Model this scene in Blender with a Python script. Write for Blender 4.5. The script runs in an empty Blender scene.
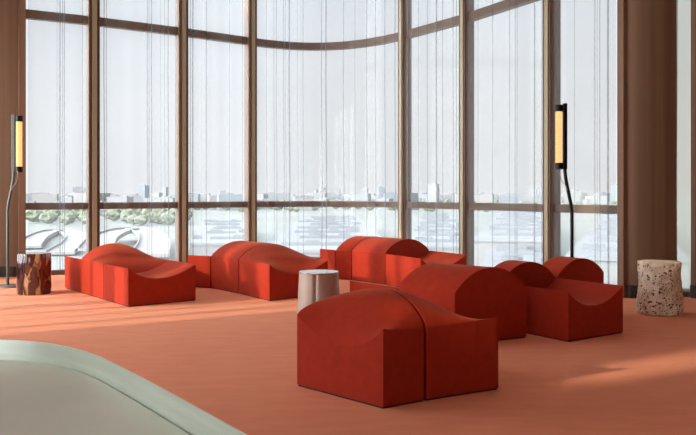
import bpy, bmesh, math, random
from mathutils import Vector, Matrix, noise
random.seed(7)
S = bpy.context.scene
COL = S.collection
PI = math.pi

# ------------------------------------------------------------------ camera
F, HZ, CH = 800.0, 193.0, 1.30            # focal length in px, horizon row, eye height
cam = bpy.data.cameras.new('camera'); co = bpy.data.objects.new('camera', cam); COL.objects.link(co)
co.location = (0, 0, CH); co.rotation_euler = (PI/2, 0, 0)
cam.sensor_width = 36; cam.lens = 36*F/696; cam.shift_y = -(217.5-HZ)/696
cam.clip_end = 20000; cam.clip_start = 0.05
S.camera = co

# ------------------------------------------------------------------ sky and sun
SUN_AZ = math.radians(30.0)               # sun travels towards (+cos, +sin)
SUN_EL = math.radians(20.0)
SUN_E = 3.9
SKY_FRONT, SKY_SUN = 1.05, 11.6
w = bpy.data.worlds.new('sky'); S.world = w; w.use_nodes = True
nt = w.node_tree; nt.nodes.clear()
def N(t, typ, **k):
    n = t.nodes.new(typ)
    for a, b in k.items():
        if a.startswith('i_'):
            n.inputs[a[2:].replace('_', ' ')].default_value = b
        else: setattr(n, a, b)
    return n
out = N(nt, 'ShaderNodeOutputWorld'); bg = N(nt, 'ShaderNodeBackground')
tc = N(nt, 'ShaderNodeTexCoord')
dot = N(nt, 'ShaderNodeVectorMath', operation='DOT_PRODUCT')
dot.inputs[1].default_value = (-math.cos(SUN_AZ)*math.cos(SUN_EL), -math.sin(SUN_AZ)*math.cos(SUN_EL), math.sin(SUN_EL))
mr = N(nt, 'ShaderNodeMapRange', interpolation_type='SMOOTHSTEP')
mr.inputs['From Min'].default_value = 0.0; mr.inputs['From Max'].default_value = 1.0
mr.inputs['To Min'].default_value = SKY_FRONT; mr.inputs['To Max'].default_value = SKY_SUN
sep = N(nt, 'ShaderNodeSeparateXYZ'); ramp = N(nt, 'ShaderNodeValToRGB')
ramp.color_ramp.elements[0].position = 0.0; ramp.color_ramp.elements[0].color = (1.0, 1.01, 1.03, 1)
ramp.color_ramp.elements[1].position = 0.30; ramp.color_ramp.elements[1].color = (.86, .925, 1.0, 1)
e = ramp.color_ramp.elements.new(0.10); e.color = (.965, .98, 1.0, 1)
nz = N(nt, 'ShaderNodeTexNoise'); nz.inputs['Scale'].default_value = 2.2; nz.inputs['Detail'].default_value = 4
mp = N(nt, 'ShaderNodeMapping'); mp.inputs['Scale'].default_value = (1, 1, 4)
mulc = N(nt, 'ShaderNodeMapRange'); mulc.inputs['From Min'].default_value = .3; mulc.inputs['From Max'].default_value = .7
mulc.inputs['To Min'].default_value = .93; mulc.inputs['To Max'].default_value = 1.05
mm = N(nt, 'ShaderNodeMath', operation='MULTIPLY')
L = nt.links.new
L(tc.outputs['Generated'], dot.inputs[0]); L(dot.outputs['Value'], mr.inputs['Value'])
L(tc.outputs['Generated'], sep.inputs[0]); L(sep.outputs['Z'], ramp.inputs['Fac'])
L(tc.outputs['Generated'], mp.inputs['Vector']); L(mp.outputs[0], nz.inputs['Vector']); L(nz.outputs['Fac'], mulc.inputs['Value'])
L(mulc.outputs[0], mm.inputs[0]); L(mr.outputs[0], mm.inputs[1])
L(ramp.outputs['Color'], bg.inputs['Color']); L(mm.outputs[0], bg.inputs['Strength']); L(bg.outputs[0], out.inputs[0])

sl = bpy.data.lights.new('sun', 'SUN'); so = bpy.data.objects.new('sun', sl); COL.objects.link(so)
sl.energy = SUN_E; sl.color = (1, .86, .68); sl.angle = math.radians(1.3)
d = Vector((math.cos(SUN_AZ)*math.cos(SUN_EL), math.sin(SUN_AZ)*math.cos(SUN_EL), -math.sin(SUN_EL)))
so.rotation_euler = d.to_track_quat('-Z', 'Y').to_euler(); so.location = (-12, -3, 8)

vs = S.view_settings
S.display_settings.display_device = 'sRGB'
vs.view_transform = 'Standard'; vs.look = 'None'; vs.exposure = 0.0; vs.gamma = 1.0; vs.use_curve_mapping = False
try:
    S.cycles.transparent_max_bounces = 24; S.cycles.max_bounces = 10; S.cycles.diffuse_bounces = 6
    S.cycles.sample_clamp_indirect = 8
except Exception: pass

# ------------------------------------------------------------------ helpers
def g(x, y, z=0.0):
    """ground point (world X, Y) seen at pixel x, y for a surface at height z"""
    Y = F*(CH-z)/(y-HZ)
    return Vector(((x-348)/F*Y, Y))
def link(name, bm, m, parent=None, smooth=None, loc=None):
    me = bpy.data.meshes.new(name); bmesh.ops.recalc_face_normals(bm, faces=bm.faces); bm.to_mesh(me); bm.free()
    o = bpy.data.objects.new(name, me); COL.objects.link(o)
    for x in (m if isinstance(m, (list, tuple)) else [m]): me.materials.append(x)
    if parent: o.parent = parent
    if loc: o.location = loc
    if smooth is not None:
        me.polygons.foreach_set('use_smooth', [True]*len(me.polygons))
        me.set_sharp_from_angle(angle=math.radians(smooth))
    return o
def tag(o, label=None, cat=None, group=None, kind=None):
    if label: o['label'] = label
    if cat: o['category'] = cat
    if group: o['group'] = group
    if kind: o['kind'] = kind
    return o
def thing(name, label, cat, loc=(0, 0, 0), rz=0, group=None):
    o = bpy.data.objects.new(name, None); COL.objects.link(o); o.empty_display_size = .1
    o.location = loc; o.rotation_euler = (0, 0, rz)
    return tag(o, label, cat, group)
def box(bm, c, s, rz=0.0):
    M = Matrix.Translation(c) @ Matrix.Rotation(rz, 4, 'Z') @ Matrix.Diagonal((s[0], s[1], s[2], 1))
    return bmesh.ops.create_cube(bm, size=1, matrix=M)['verts']
def tube(bm, pts, r, seg=12, cap=True):
    pts = [Vector(p) for p in pts]; n = len(pts)
    rs = r if isinstance(r, (list, tuple)) else [r]*n
    rings = []; ref = None
    for i, p in enumerate(pts):
        t = (pts[min(i+1, n-1)]-pts[max(i-1, 0)]).normalized()
        if ref is None: ref = Vector((1, 0, 0)) if abs(t.x) < .9 else Vector((0, 1, 0))
        u = (ref-t*ref.dot(t)).normalized(); v = t.cross(u); ref = u
        rings.append([bm.verts.new(p+(u*math.cos(a)+v*math.sin(a))*rs[i]) for a in [2*PI*k/seg for k in range(seg)]])
    for a, b in zip(rings, rings[1:]):
        for k in range(seg): bm.faces.new((a[k], a[(k+1) % seg], b[(k+1) % seg], b[k]))
    if cap: bm.faces.new(rings[0][::-1]); bm.faces.new(rings[-1])
def lathe(bm, prof, seg=48, c=(0, 0)):
    rings = [[bm.verts.new((c[0]+r*math.cos(2*PI*k/seg), c[1]+r*math.sin(2*PI*k/seg), z)) for k in range(seg)] for r, z in prof]
    for a, b in zip(rings, rings[1:]):
        for k in range(seg): bm.faces.new((a[k], a[(k+1) % seg], b[(k+1) % seg], b[k]))
    bm.faces.new(rings[0][::-1]); bm.faces.new(rings[-1])
def prism(bm, poly, z0, z1):
    a = [bm.verts.new((p[0], p[1], z0)) for p in poly]; b = [bm.verts.new((p[0], p[1], z1)) for p in poly]
    n = len(poly)
    for k in range(n): bm.faces.new((a[k], a[(k+1) % n], b[(k+1) % n], b[k]))
    bm.faces.new(a[::-1]); bm.faces.new(b)
def offset(path, d):
    """offset an open 2D polyline sideways by d (to the left of travel)"""
    out = []
    for i, p in enumerate(path):
        a = path[max(i-1, 0)]; b = path[min(i+1, len(path)-1)]
        t = (b-a).normalized(); nn = Vector((-t.y, t.x)); k = 1.0
        if 0 < i < len(path)-1:
            t0 = (p-a).normalized(); k = 1/max(.6, nn.dot(Vector((-t0.y, t0.x))))
        out.append(p+nn*d*k)
    return out
def strip(bm, path, d0, d1, z0, z1):
    """solid rail along a 2D path between two sideways offsets and two heights"""
    A, B = offset(path, d0), offset(path, d1); R = []
    for a, b in zip(A, B):
        R.append([bm.verts.new((a.x, a.y, z0)), bm.verts.new((b.x, b.y, z0)), bm.verts.new((b.x, b.y, z1)), bm.verts.new((a.x, a.y, z1))])
    for p, q in zip(R, R[1:]):
        for k in range(4): bm.faces.new((p[k], p[(k+1) % 4], q[(k+1) % 4], q[k]))
    bm.faces.new(R[0][::-1]); bm.faces.new(R[-1])
def bevel(o, wd, seg=2, ang=35):
    b = o.modifiers.new('bevel', 'BEVEL'); b.width = wd; b.segments = seg; b.limit_method = 'ANGLE'; b.angle_limit = math.radians(ang)
    b.harden_normals = False; return o

# ------------------------------------------------------------------ materials
def mat(name, col, rough=.6, metal=0.0, spec=.5, **k):
    m = bpy.data.materials.new(name); m.use_nodes = True; t = m.node_tree; b = t.nodes['Principled BSDF']
    b.inputs['Base Color'].default_value = (*col, 1); b.inputs['Roughness'].default_value = rough
    b.inputs['Metallic'].default_value = metal; b.inputs['Specular IOR Level'].default_value = spec
    for a, v in k.items(): b.inputs[a].default_value = v
    return m
def noisy(m, scale, c0, c1, detail=4, stretch=(1, 1, 1), bump=0.0, lo=.35, hi=.65, dist=.01, distort=0.0, coord='Object'):
    t = m.node_tree; b = t.nodes['Principled BSDF']
    tc = N(t, 'ShaderNodeTexCoord'); mp = N(t, 'ShaderNodeMapping'); mp.inputs['Scale'].default_value = stretch
    nz = N(t, 'ShaderNodeTexNoise'); nz.inputs['Scale'].default_value = scale; nz.inputs['Detail'].default_value = detail
    nz.inputs['Distortion'].default_value = distort
    r = N(t, 'ShaderNodeValToRGB'); r.color_ramp.elements[0].position = lo; r.color_ramp.elements[1].position = hi
    r.color_ramp.elements[0].color = (*c0, 1); r.color_ramp.elements[1].color = (*c1, 1)
    t.links.new(tc.outputs[coord], mp.inputs[0]); t.links.new(mp.outputs[0], nz.inputs['Vector'])
    t.links.new(nz.outputs['Fac'], r.inputs[0]); t.links.new(r.outputs[0], b.inputs['Base Color'])
    if bump:
        bp = N(t, 'ShaderNodeBump'); bp.inputs['Strength'].default_value = bump; bp.inputs['Distance'].default_value = dist
        t.links.new(nz.outputs['Fac'], bp.inputs['Height']); t.links.new(bp.outputs[0], b.inputs['Normal'])
    return m
VELVET = mat('orange_red_velvet', (.55, .05, .02), .85, 0, .15)
noisy(VELVET, 14, (.33, .023, .0075), (.38, .029, .0095), 5, (1, 1, 1), .12, .3, .7, .004)
vb = VELVET.node_tree.nodes['Principled BSDF']
vb.inputs['Sheen Weight'].default_value = .16; vb.inputs['Sheen Roughness'].default_value = .45; vb.inputs['Sheen Tint'].default_value = (1, .42, .18, 1)
DARK = mat('dark_plinth', (.03, .008, .006), .8)
CARPET = mat('terracotta_carpet', (.60, .23, .14), .95, 0, .1)
noisy(CARPET, 3.0, (.78, .312, .180), (.84, .350, .205), 8, (1, 3.2, 1), .25, .3, .7, .006)
WOOD = mat('brown_veneer', (.17, .1, .06), .55, 0, .3)
noisy(WOOD, 7, (.165, .096, .055), (.255, .157, .094), 4, (1, 1, .02), .05, .3, .7)
BASEB = mat('dark_baseboard', (.028, .018, .011), .5)
BRONZE = mat('bronze_frame', (.17, .098, .052), .5, .1)
BRONZE2 = mat('pale_bronze_face', (.38, .32, .205), .45, .1)
BRONZE3 = mat('dark_bronze_edge', (.10, .055, .03), .5, .2)
CEIL = mat('ceiling_plaster', (.78, .74, .70), .9)
WALLP = mat('wall_plaster', (.24, .165, .12), .9)
STEEL = mat('brushed_steel', (.62, .65, .60), .38, .6)
noisy(STEEL, 40, (.64, .71, .62), (.76, .83, .73), 3, (.06, .06, 1), .03, .3, .7, .002)
STEELTOP = mat('satin_steel_top', (.52, .54, .47), .45, .15, .3)
noisy(STEELTOP, 2, (.62, .70, .59), (.70, .78, .66), 3, (1, 1, 1))
CHROME = mat('polished_steel', (.70, .68, .65), .16, 1.0)
BLACK = mat('black_metal', (.012, .011, .010), .4, .6)
GREYM = mat('grey_metal', (.10, .105, .10), .4, .7)
GREYB = mat('grey_lamp_base', (.26, .28, .27), .35, .5)
CABLE = mat('cable', (.35, .33, .30), .6)
WHITE = mat('white_roof', (.80, .80, .79), .8)
noisy(WHITE, .02, (.20, .215, .225), (.25, .26, .265), 5, (1, 1, 1))
GREYR = mat('grey_roof', (.18, .195, .21), .8)
WALLB = mat('pale_facade', (.23, .235, .235), .8)  # facade tones pale and close together, distance haze put into the colour
WALLB2 = mat('warm_facade', (.235, .22, .21), .8)
WALLB3 = mat('grey_facade', (.205, .225, .24), .8)
LEAF = mat('tree_leaf', (.26, .32, .15), .9); noisy(LEAF, .25, (.135, .16, .105), (.185, .205, .145), 4)  # muted green, haze put into the leaf colour
GROUND = mat('hazy_ground', (.5, .5, .48), .95); noisy(GROUND, .012, (.185, .205, .175), (.235, .24, .235), 8)
ROADM = mat('road', (.28, .28, .28), .9)

def glass_mat():
    m = bpy.data.materials.new('window_glass'); m.use_nodes = True; t = m.node_tree; t.nodes.clear()
    o = N(t, 'ShaderNodeOutputMaterial'); mx = N(t, 'ShaderNodeMixShader'); a = N(t, 'ShaderNodeBsdfTransparent'); b = N(t, 'ShaderNodeBsdfGlossy')
    a.inputs[0].default_value = (.95, .955, .955, 1); b.inputs['Roughness'].default_value = .02
    mx.inputs[0].default_value = .015
    t.links.new(a.outputs[0], mx.inputs[1]); t.links.new(b.outputs[0], mx.inputs[2]); t.links.new(mx.outputs[0], o.inputs[0]); return m
GLASS = glass_mat()
def sheer_mat(name, alpha, col):
    m = bpy.data.materials.new(name); m.use_nodes = True; t = m.node_tree; t.nodes.clear()
    o = N(t, 'ShaderNodeOutputMaterial'); mx = N(t, 'ShaderNodeMixShader'); a = N(t, 'ShaderNodeBsdfTransparent')
    mx2 = N(t, 'ShaderNodeMixShader'); tr = N(t, 'ShaderNodeBsdfTranslucent'); df = N(t, 'ShaderNodeBsdfDiffuse')
    tr.inputs[0].default_value = (*col, 1); df.inputs[0].default_value = (*col, 1); mx2.inputs[0].default_value = .4
    mx.inputs[0].default_value = alpha
    t.links.new(tr.outputs[0], mx2.inputs[1]); t.links.new(df.outputs[0], mx2.inputs[2])
    t.links.new(a.outputs[0], mx.inputs[1]); t.links.new(mx2.outputs[0], mx.inputs[2]); t.links.new(mx.outputs[0], o.inputs[0]); return m
SHEER = sheer_mat('sheer_voile', .26, (.42, .46, .49))
SHEER2 = sheer_mat('dense_pale_sheer', .6, (.60, .61, .48))

# ------------------------------------------------------------------ room shell
ZC = 5.8
XL, XR, YB = -6.6, 6.6, -3.5
V2 = lambda x, y: Vector((x, y))
# plan of the big bowed window: straight runs, a rounded middle bay
MUL = [V2(-5.09, 12.48), V2(-4.15, 13.02), V2(-2.89, 13.9), V2(-1.80, 14.78), V2(1.01, 14.18), V2(1.90, 12.8), V2(2.81, 11.03), V2(3.45, 9.98)]
def bez(a, c, b, n): return [a*(1-t)**2+c*2*t*(1-t)+b*t*t for t in [i/n for i in range(n+1)]]
BAYS = []
for i in range(7):
    if i == 3: BAYS.append(bez(MUL[3], V2(-.32, 16.05), MUL[4], 36))
    else: BAYS.append([MUL[i].lerp(MUL[i+1], k/4) for k in range(5)])
OUT = [p for b in BAYS for p in b[:-1]]+[MUL[7]]

bm = bmesh.new()
foot = [V2(XL, YB), V2(XR, YB), V2(XR, 9.4), V2(4.6, 10.05)]+[p.copy() for p in offset(OUT, .25)][::-1]+[V2(XL, 12.4)]
prism(bm, foot, -.3, 0)
tag(link('floor', bm, CARPET), kind='structure')
bm = bmesh.new(); prism(bm, foot, ZC, ZC+.25)
tag(link('ceiling', bm, CEIL), kind='structure')
bm = bmesh.new(); x_ = -6.7
BOPEN = [(-5.8, -3.4)]  # unseen opening added to brighten surfaces that face the camera
for a, b in BOPEN:
    box(bm, ((x_+a)/2, YB-.1, ZC/2), (a-x_, .2, ZC)); box(bm, ((a+b)/2, YB-.1, .2), (b-a, .2, .4)); box(bm, ((a+b)/2, YB-.1, (3.8+ZC)/2), (b-a, .2, ZC-3.8)); x_ = b
box(bm, ((x_+6.7)/2, YB-.1, ZC/2), (6.7-x_, .2, ZC))
tag(link('wall_back', bm, WALLP), kind='structure')
bm = bmesh.new(); box(bm, (XR+.1, 3.0, ZC/2), (.2, 13.2, ZC)); tag(link('wall_right', bm, WALLP), kind='structure')

# left wall: unseen glazed openings and posts, placed to shape the sun patches
OPEN = [(-3.3, -.3, .2, 2.4), (.55, 1.17, 3.38, 4.8), (1.4, 3.2, 4.7, 5.55), (4.45, 5.1, 4.7, 5.55), (5.25, 7.28, .25, 3.9), (7.5, 8.75, .25, 3.9), (8.97, 10.2, .25, 3.9), (10.42, 11.3, .25, 3.9)]  # low first opening and high slots added to brighten the room
bm = bmesh.new(); y = YB
for a, b, z0, z1 in OPEN:
    if a-y > .01: box(bm, (XL-.1, (a+y)/2, ZC/2), (.2, a-y, ZC))
    box(bm, (XL-.1, (a+b)/2, z0/2), (.2, b-a, z0)); box(bm, (XL-.1, (a+b)/2, (z1+ZC)/2), (.2, b-a, ZC-z1)); y = b
box(bm, (XL-.1, (12.3+y)/2, ZC/2), (.2, 12.3-y, ZC))
tag(link('wall_left', bm, WALLP), kind='structure')
for k, (a, b, z0, z1) in enumerate(OPEN):
    bm = bmesh.new()
    for yy in (a+.03, b-.03): box(bm, (XL-.05, yy, (z0+z1)/2), (.09, .06, z1-z0))
    nb = int((b-a)/.45)
    for q_ in range(1, nb):
        box(bm, (XL-.05, a+(b-a)*q_/nb, (z0+z1)/2), (.08, .10 if q_ % 2 else .045, z1-z0))  # out-of-view bars added to stripe the sunlight on the floor
    if k in (4, 5):                                       # unseen diagonal bar added to cast slanted shadows on the sofas
        c0, c1 = Vector((XL-.05, a+(1.35 if k == 4 else .1), 2.0)), Vector((XL-.05, b-.03, 3.1 if k == 4 else 3.5)); dv = c1-c0
        M_ = Matrix.Translation((c0+c1)/2) @ Matrix.Rotation(math.atan2(dv.z, dv.y), 4, 'X') @ Matrix.Diagonal((.1, dv.length, .30, 1))
        bmesh.ops.create_cube(bm, size=1, matrix=M_)
    for zz in (z0+.03, z1-.03): box(bm, (XL-.05, (a+b)/2, zz), (.08, b-a, .06))
    f = tag(link('window_%d' % (20+k), bm, BRONZE), kind='structure')
    bm = bmesh.new(); box(bm, (XL-.05, (a+b)/2, (z0+z1)/2), (.012, b-a-.1, z1-z0-.1)); link('glass', bm, GLASS, f)

# wood clad returns at both ends of the bow window
def clad(name, path, bulge=0.0, z0=0.0, base=True):
    bm = bmesh.new(); strip(bm, path, 0, .12, z0, ZC)
    o = tag(link(name, bm, WOOD, smooth=30), kind='structure')
    if base:
        bm = bmesh.new(); strip(bm, path, -.015, 0.002, 0, .16)
        link('skirting', bm, BASEB, o)
    return o
lpath = [V2(XL, 12.25), V2(-5.75, 12.33)]+[V2(-5.75+.62*math.sin(t*PI/2), 12.33+.12*(1-math.cos(t*PI/2))) for t in (.3, .6, .8, 1)]
clad('wall_window_left', [V2(XL, 12.2), V2(-5.9, 12.3), V2(-5.5, 12.36), V2(-5.2, 12.42), V2(-5.10, 12.48)])
rp = [V2(3.44, 9.96), V2(3.50, 9.90), V2(3.6, 9.86), V2(3.8, 9.85), V2(3.98, 9.87), V2(4.08, 9.93)]
clad('wall_window_right', rp)
clad('wall_far_right', [V2(4.255, 9.93), V2(4.29, 9.88), V2(4.5, 9.84), V2(5.2, 9.72), V2(XR, 9.5)])

# ------------------------------------------------------------------ bow window
ZT, ZU, ZLW = ZC, 3.90+.20, 1.09
ZU = 1.3+2.80
for i, b in enumerate(BAYS):
    bm = bmesh.new()
    strip(bm, b, -.03, .07, 0.0, .075)                 # bottom rail
    strip(bm, b, -.03, .07, ZLW-.055, ZLW+.055)        # lower transom
    strip(bm, b, -.03, .07, ZU-.07, ZU+.07)            # upper transom
    strip(bm, b, -.03, .07, ZT-.10, ZT)
    wo = tag(link('window_%d' % (i+1), bm, BRONZE), kind='structure')
    bm = bmesh.new(); strip(bm, b, .015, .027, .06, ZT-.05)
    link('glass', bm, GLASS, wo, smooth=30)
for i, p in enumerate(MUL):
    a = MUL[max(i-1, 0)]; c = MUL[min(i+1, 7)]
    if i == 3: t = (V2(.76, .62))
    elif i == 4: t = V2(.55, -.84)
    else: t = c-a
    ang = math.atan2(t.y, t.x)
    wd = .10 if i in (0, 7) else .18
    nv = Vector((math.sin(ang), -math.cos(ang)))       # into the room
    bm = bmesh.new()
    box(bm, (p.x, p.y, ZT/2), (wd, .16, ZT), ang)
    o = tag(link('trim_%d' % (i+1), bm, WOOD if i in (0, 7) else BRONZE), kind='structure'); bevel(o, .006)
    if i in (0, 7): continue
    bm = bmesh.new(); q = p+nv*.09
    box(bm, (q.x, q.y, ZT/2), (wd*.42, .04, ZT), ang); bevel(link('cover_strip', bm, BRONZE2, o), .005)
    bm = bmesh.new()
    for s in (-1, 1):
        q = p+nv*.084+Vector((math.cos(ang), math.sin(ang)))*s*wd*.36
        box(bm, (q.x, q.y, ZT/2), (.022, .03, ZT), ang)
    link('edge_strip', bm, BRONZE3, o)

# narrow pale window between the clad returns on the right
bm = bmesh.new(); pth = [V2(4.0, 10.08), V2(4.28, 10.03)]
strip(bm, pth, -.03, .05, 0, .10); strip(bm, pth, -.03, .05, ZT-.1, ZT)
o = tag(link('window_8', bm, BRONZE), kind='structure')
bm = bmesh.new(); strip(bm, pth, .01, .02, .08, ZT-.05); link('glass', bm, GLASS, o)

# ------------------------------------------------------------------ sheer curtains with pressed folds
def sheer(label, path, inset, rnd, z0=.07, z1=ZT-.03, dens=5.4, group='sheer curtains on the bow window', m=None):
    pth = offset(path, -.05)
    L_ = [0.0]
    for a, b in zip(pth, pth[1:]): L_.append(L_[-1]+(b-a).length)
    T = L_[-1]
    def at(s):
        s = min(max(s, 0), T)
        for k in range(len(pth)-1):
            if s <= L_[k+1] or k == len(pth)-2:
                u = (s-L_[k])/(L_[k+1]-L_[k]); p = pth[k].lerp(pth[k+1], u); t = (pth[k+1]-pth[k]).normalized(); return p, Vector((t.y, -t.x))
    seq = []; s = inset; ph = rnd.random()*6
    folds = sorted(rnd.uniform(inset+.03, T-inset-.03) for _ in range(int(T*dens)))
    s = inset; fi = 0
    while s < T-inset:
        while fi < len(folds) and folds[fi] < s: fi += 1
        nxt = folds[fi] if fi < len(folds) else 1e9
        if nxt-s < .03:
            w_ = rnd.choice((.007, .010, .014, .02)); s0 = nxt
            seq += [(s0, 0), (s0+w_, .004), (s0, .008), (s0+w_, .012)]
            if rnd.random() < .75: seq += [(s0, .016), (s0+w_, .020)]
            s = s0+w_+.012; fi += 1
        else:
            seq.append((s, 0)); s += .03
    seq.append((T-inset, 0))
    bm = bmesh.new(); cols = []
    zs = [z0, 1.5, 3.4, z1]
    lean = [0, rnd.uniform(-.01, .01), rnd.uniform(-.012, .012), 0]
    for s_, dd in seq:
        p, nn = at(s_)
        col = []
        for zi, z in enumerate(zs):
            wv = .012*math.sin(s_*9+ph)+.008*math.sin(s_*23+ph*2)
            p2, n2 = at(s_+lean[zi])
            q = p2+n2*(dd+wv); col.append(bm.verts.new((q.x, q.y, z)))
        cols.append(col)
    for a, b in zip(cols, cols[1:]):
        for k in range(len(zs)-1): bm.faces.new((a[k], b[k], b[k+1], a[k+1]))
    o = link('sheer_curtain', bm, m or SHEER, smooth=60)
    tag(o, label, 'curtain', group)
rnd = random.Random(11)
SL = ['white sheer curtain over the leftmost window bay beside the brown cladding',
      'white sheer curtain over the second window bay from the left, above the left red sofa',
      'white sheer curtain over the third window bay from the left',
      'white sheer curtain over the wide curved middle window bay',
      'white sheer curtain over the narrow bay just right of the curved middle bay',
      'white sheer curtain over the bay left of the right floor lamp',
      'white sheer curtain over the rightmost bow window bay, behind the right floor lamp']
for i, b in enumerate(BAYS): sheer(SL[i], b, .085, rnd)
sheer('pale sheer curtain in the narrow gap between two brown panels at far right', [V2(3.95, 10.05), V2(4.3, 10.0)], .01, rnd, dens=12, group='sheer curtain at far right', m=SHEER2)

# ------------------------------------------------------------------ sofas
def cvx(h, H, q=.88, q2=None): return lambda t: h+(H-h)*max(0.0, 1-abs(2*t-1)**2.0)**(q if t < .5 or not q2 else q2)
def ccv(h, dp): return lambda t: h-dp*(1-abs(2*t-1)**(2.6 if t < .5 else 1.8))
def module(name, parent, A0, A1, B0, B1, pa, pb, org, gap=.008, bl=1.7, fb=0.0):
    """A0-A1 one end (near side, far side), B0-B1 the other end; top ruled between the two end profiles"""
    c = (A0+A1+B0+B1)/4
    def sh(p, q1, q2):
        return p+(q1-p).normalized()*gap+(q2-p).normalized()*gap*.3
    a0, a1, b0, b1 = sh(A0, B0, A1), sh(A1, B1, A0), sh(B0, A0, B1), sh(B1, A1, B0)
    n, m = 22, 40
    bm = bmesh.new(); z0 = .012; G = []
    for i in range(n+1):
        s = i/n; row = []; se = s if pa is pb else (1-(1-s)**bl if pa(.5) < pb(.5) else s**bl)
        for j in range(m+1):
            t = .5-.5*math.cos(PI*j/m)
            e0 = a0.lerp(b0, s); e1 = a1.lerp(b1, s); p = e0.lerp(e1, t)-org
            row.append(bm.verts.new((p.x, p.y, pa(t)*(1-se)+pb(t)*se+fb*t**1.6*math.sin(PI*s**.75))))
        G.append(row)
    for i in range(n):
        for j in range(m): bm.faces.new((G[i][j], G[i+1][j], G[i+1][j+1], G[i][j+1]))
    ring = [G[i][0] for i in range(n+1)]+[G[n][j] for j in range(1, m+1)]+[G[i][m] for i in range(n-1, -1, -1)]+[G[0][j] for j in range(m-1, 0, -1)]
    low = [bm.verts.new((v.co.x, v.co.y, z0)) for v in ring]
    k = len(ring)
    for q in range(k): bm.faces.new((ring[q], low[q], low[(q+1) % k], ring[(q+1) % k]))
    bm.faces.new(low)
    bm.normal_update()
    # round off every hard edge of the upholstery a little
    es = [e for e in bm.edges if len(e.link_faces) == 2 and e.calc_face_angle(0) > math.radians(28)]
    bmesh.ops.bevel(bm, geom=es, offset=.013, segments=3, affect='EDGES', profile=.5, clamp_overlap=True)
    o = link(name, bm, VELVET, parent, smooth=50)
    bm = bmesh.new(); inn = .02
    q4 = [p.lerp(c, inn)-org for p in (a0, b0, b1, a1)]
    prism(bm, q4, 0, .02); link('plinth', bm, DARK, o)
    return o
SG = 'orange red modular sofas'
H0, HX, DP = .44, .63, .14

def sofa(label, near, far, kinds, h=H0, H=HX, dp=DP, hc=None, q=.88, q2=None, bl=1.7, gap=.008, fb=0.0):
    """near: plan points along the near long side; far: matching points along the far side; kinds: end profile at every station"""
    c = sum(near+far, Vector((0, 0)))/(2*len(near))
    t = thing('sofa', label, 'sofa', (c.x, c.y, 0), 0, SG)
    prof = {'x': cvx(h, H, q, q2), 'c': ccv(hc or h, dp)}
    for i, (ka, kb) in enumerate(kinds):
        nm = {'xx': 'convex_module', 'cc': 'concave_module'}.get(ka+kb, 'wave_module')
        module(nm, t, near[i], far[i], near[i+1], far[i+1], prof[ka], prof[kb], c, gap, bl[i] if isinstance(bl, tuple) else bl, fb if i == 0 else 0)
    return t
# left sofa
n1 = [g(64.5, 288.2), g(81, 292.8), g(103.6, 300), g(128.4, 307.2)]
b1 = g(196.2, 300.6)-n1[3]
sofa('red velvet wave sofa at far left, next to the brown marbled stool', n1, [p+b1 for p in n1], ['cc', 'xc', 'cc'])
# second sofa
n2 = [V2(-2.23, 11.09), V2(-1.875, 10.93), V2(-1.41, 10.31), V2(-.94, 9.60)]
b2 = V2(.687, .68)
sofa('red velvet wave sofa behind the steel side table, second from the left', n2, [n2[0]+V2(.35, .9), n2[1]+b2*.98, n2[2]+b2, n2[3]+b2], ['cc', 'xx', 'xc'])
# third sofa, in front of the curved bay
n3 = [V2(-.44, 12.35), V2(-.187, 12.06), V2(.052, 11.93), V2(.524, 11.32), V2(.957, 10.52)]
b3 = V2(.70, .66)
sofa('red velvet wave sofa farthest back, before the curved middle window', n3, [n3[0]+V2(.74, .85), n3[1]+V2(.66, .80), n3[2]+b3, n3[3]+b3, n3[4]+b3], ['cc', 'xx', 'xx', 'cc'])
# front sofa
n4 = [g(382.2, 409.5), g(425.5, 401.2), g(500, 389.5)]
f4 = [g(295.4, 386.0), n4[1]+.85*V2(math.cos(math.radians(121)), math.sin(math.radians(121))), n4[2]+.85*V2(math.cos(math.radians(119.5)), math.sin(math.radians(119.5)))]
sofa('two-module red velvet wave sofa nearest the camera', n4, f4, ['cx', 'xc'], h=.452, hc=.482, H=.655, dp=.15, q=.68, q2=.55, bl=(1.9, 1.6), gap=.011, fb=.075)
# sofa behind the front one: low module and tall arched module
n5 = [V2(.01, 7.86), V2(.45, 7.30), V2(.918, 6.83)]
b5 = V2(.69, .34)
sofa('red velvet sofa with large arched module right behind the front sofa', n5, [p+b5 for p in n5], ['cc', 'xx'], H=.65)
# right sofa: dished seat and arched module
N6 = V2(1.924, 6.97); s6 = V2(1.475, 7.66); b6 = V2(.635, .45); e6 = s6+V2(-.15, .24)
sofa('red velvet sofa with scooped end seat facing the pale stone stool', [N6, s6, e6], [N6+b6, s6+b6, e6+b6], ['cc', 'xx'], H=.62, dp=.15)
# rearmost right arched module
N7 = V2(2.16, 8.22); b7 = V2(.62, .45); e7 = N7+V2(-.17, .30); 
sofa('single arched red velvet module behind the scooped seat, below the right lamp', [N7, e7], [N7+b7, e7+b7], ['xx'], H=.61)

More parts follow.
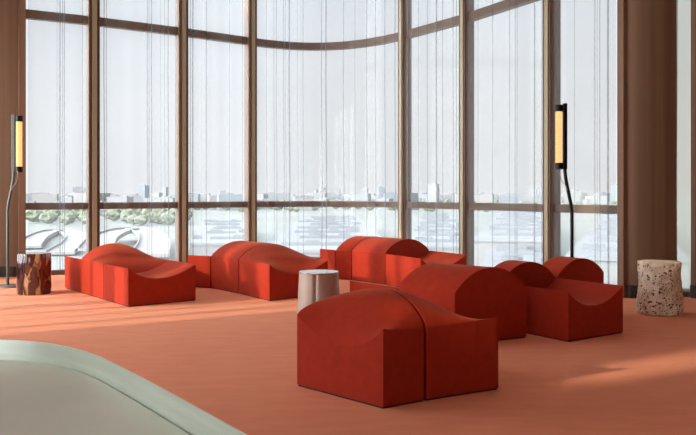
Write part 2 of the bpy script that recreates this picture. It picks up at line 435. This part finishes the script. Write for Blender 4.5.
# ------------------------------------------------------------------ side tables and stools
# tapered polished steel table with a rolled seam
tx, ty = g(318.8, 271.6, .514)
t = thing('side_table', 'tapered polished steel drum table between the sofas', 'side table', (tx, ty, 0))
bm = bmesh.new(); seg = 96; prof = [(.222, 0), (.222, .01), (.197, .505), (.192, .508)]
rings = []
for r, z in prof:
    row = []
    for k in range(seg):
        a = 2*PI*k/seg; dl = (a-math.radians(262)+PI) % (2*PI)-PI
        rr = r-.020*math.exp(-(dl/.075)**2)           # vertical groove facing the camera
        row.append(bm.verts.new((rr*math.cos(a), rr*math.sin(a), z)))
    rings.append(row)
for a, b in zip(rings, rings[1:]):
    for k in range(seg): bm.faces.new((a[k], a[(k+1) % seg], b[(k+1) % seg], b[k]))
bm.faces.new(rings[0][::-1])
STEELB = mat('satin_steel_body', (.46, .37, .31), .58, .75)
link('body', bm, STEELB, t, smooth=40)
bm = bmesh.new(); lathe(bm, [(.190, .502), (.199, .506), (.199, .514), (.196, .516)], 64); link('table_top', bm, CHROME, t, smooth=30)

# brown marbled stump stool
MARB = mat('brown_marble', (.1, .03, .02), .16, 0, .5)
tt = MARB.node_tree; pb = tt.nodes['Principled BSDF']
tcn = N(tt, 'ShaderNodeTexCoord'); mpn = N(tt, 'ShaderNodeMapping'); mpn.inputs['Scale'].default_value = (1, 1, .30); mpn.inputs['Rotation'].default_value = (.25, .2, 0)
n1_ = N(tt, 'ShaderNodeTexNoise'); n1_.inputs['Scale'].default_value = 10; n1_.inputs['Detail'].default_value = 6; n1_.inputs['Distortion'].default_value = 1.6
vor = N(tt, 'ShaderNodeTexVoronoi'); vor.inputs['Scale'].default_value = 11; vor.feature = 'F1'
mixv = N(tt, 'ShaderNodeMix', data_type='RGBA'); mixv.inputs['Factor'].default_value = .35
rp_ = N(tt, 'ShaderNodeValToRGB'); cr = rp_.color_ramp
cr.elements[0].position = .30; cr.elements[0].color = (.010, .005, .006, 1); cr.elements[1].position = .70; cr.elements[1].color = (.62, .42, .26, 1)
for p_, c_ in ((.43, (.03, .009, .009, 1)), (.50, (.13, .035, .024, 1)), (.56, (.04, .012, .010, 1)), (.62, (.42, .21, .09, 1))):
    e = cr.elements.new(p_); e.color = c_
tt.links.new(tcn.outputs['Object'], mpn.inputs[0]); tt.links.new(mpn.outputs[0], n1_.inputs['Vector']); tt.links.new(mpn.outputs[0], vor.inputs['Vector'])
tt.links.new(n1_.outputs['Fac'], mixv.inputs['A']); tt.links.new(vor.outputs['Color'], mixv.inputs['B'])
tt.links.new(mixv.outputs['Result'], rp_.inputs[0]); tt.links.new(rp_.outputs[0], pb.inputs['Base Color'])
pb.inputs['Coat Weight'].default_value = .4
bm = bmesh.new(); rows = []; seg = 64
for r, z in [(.212, 0), (.222, .012), (.226, .10), (.221, .2), (.222, .3), (.223, .4), (.221, .51), (.213, .525)]:
    row = []
    for k in range(seg):
        a = 2*PI*k/seg; q = .955+.022*math.cos(8*a+.3)*.6+.03*noise.noise((math.cos(a)*1.7, math.sin(a)*1.7, z*2))
        row.append(bm.verts.new((r*q*math.cos(a), r*q*math.sin(a), z)))
    rows.append(row)
for a, b in zip(rows, rows[1:]):
    for k in range(seg): bm.faces.new((a[k], a[(k+1) % seg], b[(k+1) % seg], b[k]))
bm.faces.new(rows[0][::-1]); bm.faces.new(rows[-1])
o = link('stool', bm, MARB, smooth=40); o.location = (-4.06, 10.35, 0)
tag(o, 'dark brown marbled drum stool at left by the floor lamp', 'stool')

# pale porous stone stool
STONE = mat('porous_stone', (.6, .5, .4), .9, 0, .2)
noisy(STONE, 9, (.64, .52, .36), (.92, .85, .68), 5, (1, 1, 1), 0, .36, .64)
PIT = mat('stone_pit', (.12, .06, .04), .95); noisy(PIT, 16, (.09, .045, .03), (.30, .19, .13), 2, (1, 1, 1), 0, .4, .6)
bm = bmesh.new(); rows = []; seg, hn = 220, 150; hh = .56; rn = random.Random(4)
pits = [(rn.uniform(0, 2*PI), rn.uniform(.01, .56), rn.choice((.004, .005, .006, .007, .009, .011)), rn.uniform(.6, 1.6)) for _ in range(1500)]
gridp = {}
for pz in pits: gridp.setdefault((int(pz[0]/.2), int(pz[1]/.05)), []).append(pz)
isp = {}
for i in range(hn+1):
    z = hh*i/hn; row = []
    base = .221+.020*max(0, (.22-z)/.22)**.7-.03*max(0, .02-z)/.02+.006*math.sin(z*11)
    for k in range(seg):
        a = 2*PI*k/seg; P = Vector((math.cos(a), math.sin(a), 0))
        r = base+.016*noise.noise((P.x*1.6+3, P.y*1.6, z*4))+.007*noise.noise((P.x*5, P.y*5, z*18))+.004*noise.noise((P.x*16, P.y*16, z*60))
        dp_ = 0
        ci, cj = int(a/.2), int(z/.05)
        for u in (-1, 0, 1):
            for v in (-1, 0, 1):
                for (pa_, pz_, pr, asp) in gridp.get((ci+u, cj+v), ()):
                    dd = math.hypot((a-pa_)*.24/asp, z-pz_)/pr
                    if dd < 1: dp_ = max(dp_, (1-dd**3)*pr*1.3)
        v_ = bm.verts.new(((r-dp_)*P.x, (r-dp_)*P.y, z)); row.append(v_)
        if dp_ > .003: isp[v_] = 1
    rows.append(row)
for a, b in zip(rows, rows[1:]):
    for k in range(seg):
        f = bm.faces.new((a[k], a[(k+1) % seg], b[(k+1) % seg], b[k]))
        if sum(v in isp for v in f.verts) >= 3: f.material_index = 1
bm.faces.new(rows[0][::-1])
# flat top with small rim
prev = rows[-1]
for q in (.97, .6, .2):
    cur = [bm.verts.new((v.co.x*q, v.co.y*q, hh+.004)) for v in rows[-1]]
    for k in range(seg): bm.faces.new((prev[k], prev[(k+1) % seg], cur[(k+1) % seg], cur[k]))
    prev = cur
bm.faces.new(prev)
o = link('stool', bm, [STONE, PIT], smooth=60); o.location = (3.36, 8.62, 0)
tag(o, 'pale pitted stone drum stool standing at right by the brown panel', 'stool')

# ------------------------------------------------------------------ floor lamps
def emis(name, col, st):
    m = bpy.data.materials.new(name); m.use_nodes = True; b = m.node_tree.nodes['Principled BSDF']
    b.inputs['Base Color'].default_value = (.45, .22, .07, 1); b.inputs['Emission Color'].default_value = (*col, 1); b.inputs['Emission Strength'].default_value = st
    return m
GLOW = emis('glowing_ribbed_glass', (1, .62, .25), .95)
GLOWC = emis('lamp_core', (1, .82, .50), 1.6)
def floor_lamp(label, x, y, side, zb, body):
    """side = +1: light tube to the right of the bar"""
    t = thing('floor_lamp', label, 'floor lamp', (x, y, 0), 0, 'bent floor lamps with vertical light tubes')
    bm = bmesh.new(); lathe(bm, [(.15, 0), (.155, .006), (.155, .024), (.148, .03)], 48); link('base', bm, body if body is BLACK else GREYB, t, smooth=30)
    tx_ = side*.158                                       # light tube axis relative to the foot
    bx = side*.085
    pts = [(0, 0, .02), (0, 0, .95), (0.0, 0, 1.06)]
    for k in range(1, 6): pts.append((bx*(k/6)*1.0, 0, 1.10+.42*k/6))
    pts += [(bx, 0, 1.56), (bx, 0, 1.62)]
    bm = bmesh.new(); tube(bm, pts, .021, 16); link('pole', bm, body, t, smooth=40)
    bm = bmesh.new(); box(bm, (bx, 0, 1.985), (.05, .05, .80)); bevel(link('spine', bm, BLACK if body is BLACK else GREYM, t), .008)
    for z in (1.625, 2.325):
        bm = bmesh.new(); tube(bm, [(tx_, 0, z-.04), (tx_, 0, z+.04)], .049, 24)
        box(bm, ((tx_+bx)/2, 0, z), (abs(tx_-bx), .03, .05)); link('end_cap', bm, BLACK, t, smooth=40)
    bm = bmesh.new(); prof = []
    nrib = 20; z0, z1 = 1.66, 2.29
    for k in range(nrib*4+1):
        prof.append((.040+.005*math.sin(k*PI/2), z0+(z1-z0)*k/(nrib*4)))
    lathe(bm, prof, 32); g_ = link('light_tube', bm, GLOW, t, smooth=60)
    g_.location.x = tx_
    bm = bmesh.new()
    for k in range(9):
        pass
    tube(bm, [(tx_*.98, -.05, 1.60), (tx_*1.0, -.05, 1.52), (tx_*.85, -.045, 1.44), (bx*1.1, -.035, 1.40), (bx*.7, -.03, 1.33)], .004, 8); link('cable', bm, CABLE, t, smooth=60)
    return t
floor_lamp('grey bent floor lamp with glowing tube at far left before the brown panel', -4.70, 11.05, 1, 0, GREYM)
floor_lamp('black bent floor lamp with glowing tube at right behind the sofas', 2.71, 9.68, -1, 0, BLACK)

# ------------------------------------------------------------------ steel counter in the foreground
ZT0, RIM = .72, .069
tp = [(-60, 340.5), (-25, 339.3), (0, 339.4), (20, 340.1), (35, 341.3), (53, 343.6), (70, 347), (86, 351.2), (101, 356.8), (118, 365.0), (155, 384), (200, 408.6), (248, 435), (300, 463.5), (420, 530)]
rim = [g(x, y, ZT0+RIM) for x, y in tp]
# close the outline around the near side
a, b = rim[0], rim[-1]
low = [V2(b.x+.10, b.y-.25), V2(b.x-.1, b.y-.42), V2(a.x*.6, .45), V2(-1.6, .45), V2(-2.1, .9), V2(-2.2, 2.3), V2(-1.95, 2.75)]
outline = rim+low
cc = sum(outline, Vector((0, 0)))/len(outline)
t = thing('counter', 'brushed steel counter with raised rounded rim at bottom left', 'counter', (cc.x, cc.y, 0))
def loop_off(poly, dd):
    n = len(poly); o_ = []
    for i in range(n):
        a, p, b = poly[i-1], poly[i], poly[(i+1) % n]
        t0 = (p-a).normalized(); t1 = (b-p).normalized(); n0 = Vector((t0.y, -t0.x)); n1 = Vector((t1.y, -t1.x)); nn = (n0+n1).normalized()
        o_.append(p+nn*dd/max(.5, nn.dot(n0)))
    return o_
ol = [p-cc for p in outline]
inn = loop_off(ol, .006)
bm = bmesh.new(); n = len(ol)
R = [[bm.verts.new((p.x, p.y, z)) for p in P] for P, z in ((ol, ZT0-.05), (ol, ZT0+RIM), (inn, ZT0+RIM), (inn, ZT0-.05))]
for u in range(4):
    A, B = R[u], R[(u+1) % 4]
    for k in range(n): bm.faces.new((A[k], A[(k+1) % n], B[(k+1) % n], B[k]))
link('rim', bm, STEEL, t, smooth=35)
bm = bmesh.new(); prism(bm, loop_off(ol, .011), ZT0-.04, ZT0); link('counter_top', bm, STEELTOP, t)
bm = bmesh.new(); prism(bm, loop_off(ol, .0065), ZT0-.045, ZT0-.012); link('dark_joint', bm, DARK, t)  # dark strip filling the joint between rim and top
bm = bmesh.new(); prism(bm, loop_off(ol, .12), 0, ZT0-.045); link('cabinet_body', bm, WOOD, t)

# steel floor track at far right
bm = bmesh.new(); box(bm, (4.55, 9.55, .012), (.7, .12, .024), -.12)
tag(link('trim_20', bm, STEEL), kind='structure')

# ------------------------------------------------------------------ city outside
ZG = -28.0
bm = bmesh.new(); box(bm, (0, 5500, ZG-.5), (16000, 11000-60, 1)); tag(link('ground', bm, GROUND), kind='structure')
OCC = []                                  # footprints already taken outside
def free(x, y, r):
    for a, b, c in OCC:
        if (x-a)**2+(y-b)**2 < (r+c)**2: return False
    OCC.append((x, y, r)); return True
def ribbon(label, pts, wd, z):
    P = [g(x, y, z) for x, y in pts]; P2 = []
    for i in range(len(P)-1):
        p0, p1, p2, p3 = P[max(i-1, 0)], P[i], P[i+1], P[min(i+2, len(P)-1)]
        for k in range(8):
            u = k/8; P2.append(.5*((2*p1)+(p2-p0)*u+(2*p0-5*p1+4*p2-p3)*u*u+(3*p1-p0-3*p2+p3)*u**3))
    P2.append(P[-1]); OCC.extend((p.x, p.y, wd*.8) for p in P2)
    bm = bmesh.new(); strip(bm, P2, -wd/2, wd/2, z-1.2, z)
    strip(bm, P2, -wd/2-.5, -wd/2, z-1.2, z+1.1); strip(bm, P2, wd/2, wd/2+.5, z-1.2, z+1.1)
    tag(link('road', bm, ROADM), label, 'road')
ribbon('pale looping motorway ramp seen through the leftmost window bay', [(28, 246), (38, 237), (52, 231.5), (66, 231.5), (76, 236), (74, 243), (60, 252)], 12, -26)
ribbon('pale curved road seen through the second window bay from the left', [(96, 248), (104, 238), (120, 231), (136, 229.5), (150, 234), (154, 243), (150, 254)], 13, -21)
def rbox(name, label, cat, x0, x1, y0, y1, h, m, group=None, rz=0.0, extra=True):
    """flat roofed hall whose roof spans pixel columns x0-x1 between rows y0 (far) and y1 (near)"""
    zt = ZG+h; a, b = g((x0+x1)/2, y1, zt), g((x0+x1)/2, y0, zt)
    wd = (x1-x0)/F*a.y*.97; dp_ = b.y-a.y; rz = -math.atan(((x0+x1)/2-348)/F)
    for q in range(13):
        c_ = a.lerp(b, q/12)
        for r_ in range(-3, 4): OCC.append((c_.x+wd*r_/6, c_.y, wd/9+8))
    t = thing(name, label, cat, ((a.x+b.x)/2, (a.y+b.y)/2, ZG), rz, group)
    bm = bmesh.new(); box(bm, (0, 0, (h-1)/2), (wd, dp_, h-1)); link('facade', bm, WALLB, t)
    bm = bmesh.new(); box(bm, (0, 0, h-.5), (wd+1, dp_+1, 1)); link('roof', bm, m, t)
    rr = random.Random(int(x0*7+y0))
    if extra:
        n = 0
        for r_ in range(max(2, int(dp_/45))):
            yy = -dp_/2+dp_*(r_+.5)/max(2, int(dp_/45))
            bm = bmesh.new(); box(bm, (rr.uniform(-.1, .1)*wd, yy, h+.6), (wd*rr.uniform(.5, .85), 2.2, 1.3)); link('roof_duct', bm, GREYR, t)
            for q in range(3):
                bm = bmesh.new(); box(bm, (rr.uniform(-.45, .45)*wd, yy+rr.uniform(4, 14), h+.8), (rr.uniform(3, 7), rr.uniform(3, 6), 1.6)); link('roof_unit', bm, GREYR, t)
    return t
rbox('warehouse', 'long white flat roofed hall seen through the third window bay from the left', 'building', 190, 258, 221, 243, 9, WHITE, rz=.12)
rbox('warehouse', 'wide white flat roofed hall outside the curved middle window', 'building', 262, 398, 217, 250, 10, WHITE, rz=-.1)
rbox('warehouse', 'white flat roofed hall seen through the bay right of the curved middle window', 'building', 402, 470, 214, 246, 9, WHITE, rz=-.05)
rbox('warehouse', 'large pale hall with grey roof ducts outside the bay left of the right lamp', 'building', 472, 560, 213, 240, 12, WHITE)
rbox('warehouse', 'white flat roofed hall seen through the rightmost bow window bay', 'building', 562, 690, 214, 262, 11, WHITE)
rbox('warehouse', 'low pale hall close below the bay left of the right lamp', 'building', 478, 552, 250, 275, 14, WHITE)
rbox('warehouse', 'small pale hall among trees beyond the motorway ramp on the left', 'building', 100, 150, 206, 210, 8, WHITE, extra=False)
# trees
rt = random.Random(21); protos = []
for k in range(4):
    bm = bmesh.new(); bmesh.ops.create_icosphere(bm, subdivisions=3, radius=1)
    for v in bm.verts:
        q = 1+.35*noise.noise(v.co*1.7+Vector((k*7, 0, 0)))+.18*noise.noise(v.co*4.5+Vector((0, k*5, 0)))
        v.co = Vector((v.co.x*q*5.5, v.co.y*q*5.5, 6.8+v.co.z*q*5.2))
    me = bpy.data.meshes.new('tree'); bm.to_mesh(me); bm.free(); me.materials.append(LEAF)
    bm = bmesh.new(); tube(bm, [(0, 0, 0), (0, 0, 5)], [.5, .35], 8); mt = bpy.data.meshes.new('trunk'); bm.to_mesh(mt); bm.free(); mt.materials.append(BRONZE3)
    protos.append((me, mt))
for k in range(330):
    if k < 190: x = rt.uniform(28, 184); y = rt.uniform(211, 226) if x < 90 or x > 130 else rt.uniform(208, 224)
    else: x = rt.uniform(184, 620); y = rt.uniform(203.5, 213)
    me, mt = protos[k % 4]; p = g(x, y, ZG); sc = rt.uniform(.8, 1.5)
    if not free(p.x, p.y, 6.5*sc): continue
    o = bpy.data.objects.new('tree', me); COL.objects.link(o); o.location = (p.x, p.y, ZG); o.scale = (sc*rt.uniform(1, 1.2), sc, sc*rt.uniform(.75, 1.05)); o.rotation_euler.z = rt.uniform(-.3, .3)
    left = k < 190
    tag(o, 'green tree in the belt seen through the left window bays' if left else 'green tree in the far belt seen through the middle and right bays', 'tree', 'trees beyond the left bays' if left else 'trees beyond the middle and right bays')
# skyline
for k in range(330):
    x = rt.uniform(24, 625); dist = rt.uniform(1300, 3200)
    tall = rt.random() < .07
    h = rt.uniform(10, 30) if not tall else rt.uniform(38, 52)
    wd = rt.uniform(18, 60) if not tall else rt.uniform(14, 26)
    dd_ = rt.uniform(15, 40)
    if not free((x-348)/F*dist, dist, math.hypot(wd, dd_)/2+1): continue
    bm = bmesh.new(); box(bm, (0, 0, h/2), (wd, dd_, h)); box(bm, (wd*rt.uniform(-.3, .3), 0, h+1.2), (wd*.3, 6, 2.4))
    o = link('building', bm, rt.choice((WALLB, WALLB, WHITE, WALLB2, WALLB3, GREYR))); o.location = ((x-348)/F*dist, dist, ZG); o.rotation_euler.z = rt.uniform(-.4, .4)
    if tall: tag(o, 'pale tall block rising above the hazy skyline outside', 'building', 'tall blocks on the skyline')
    else: tag(o, 'pale low building in the hazy city outside the windows', 'building', 'low buildings of the city')
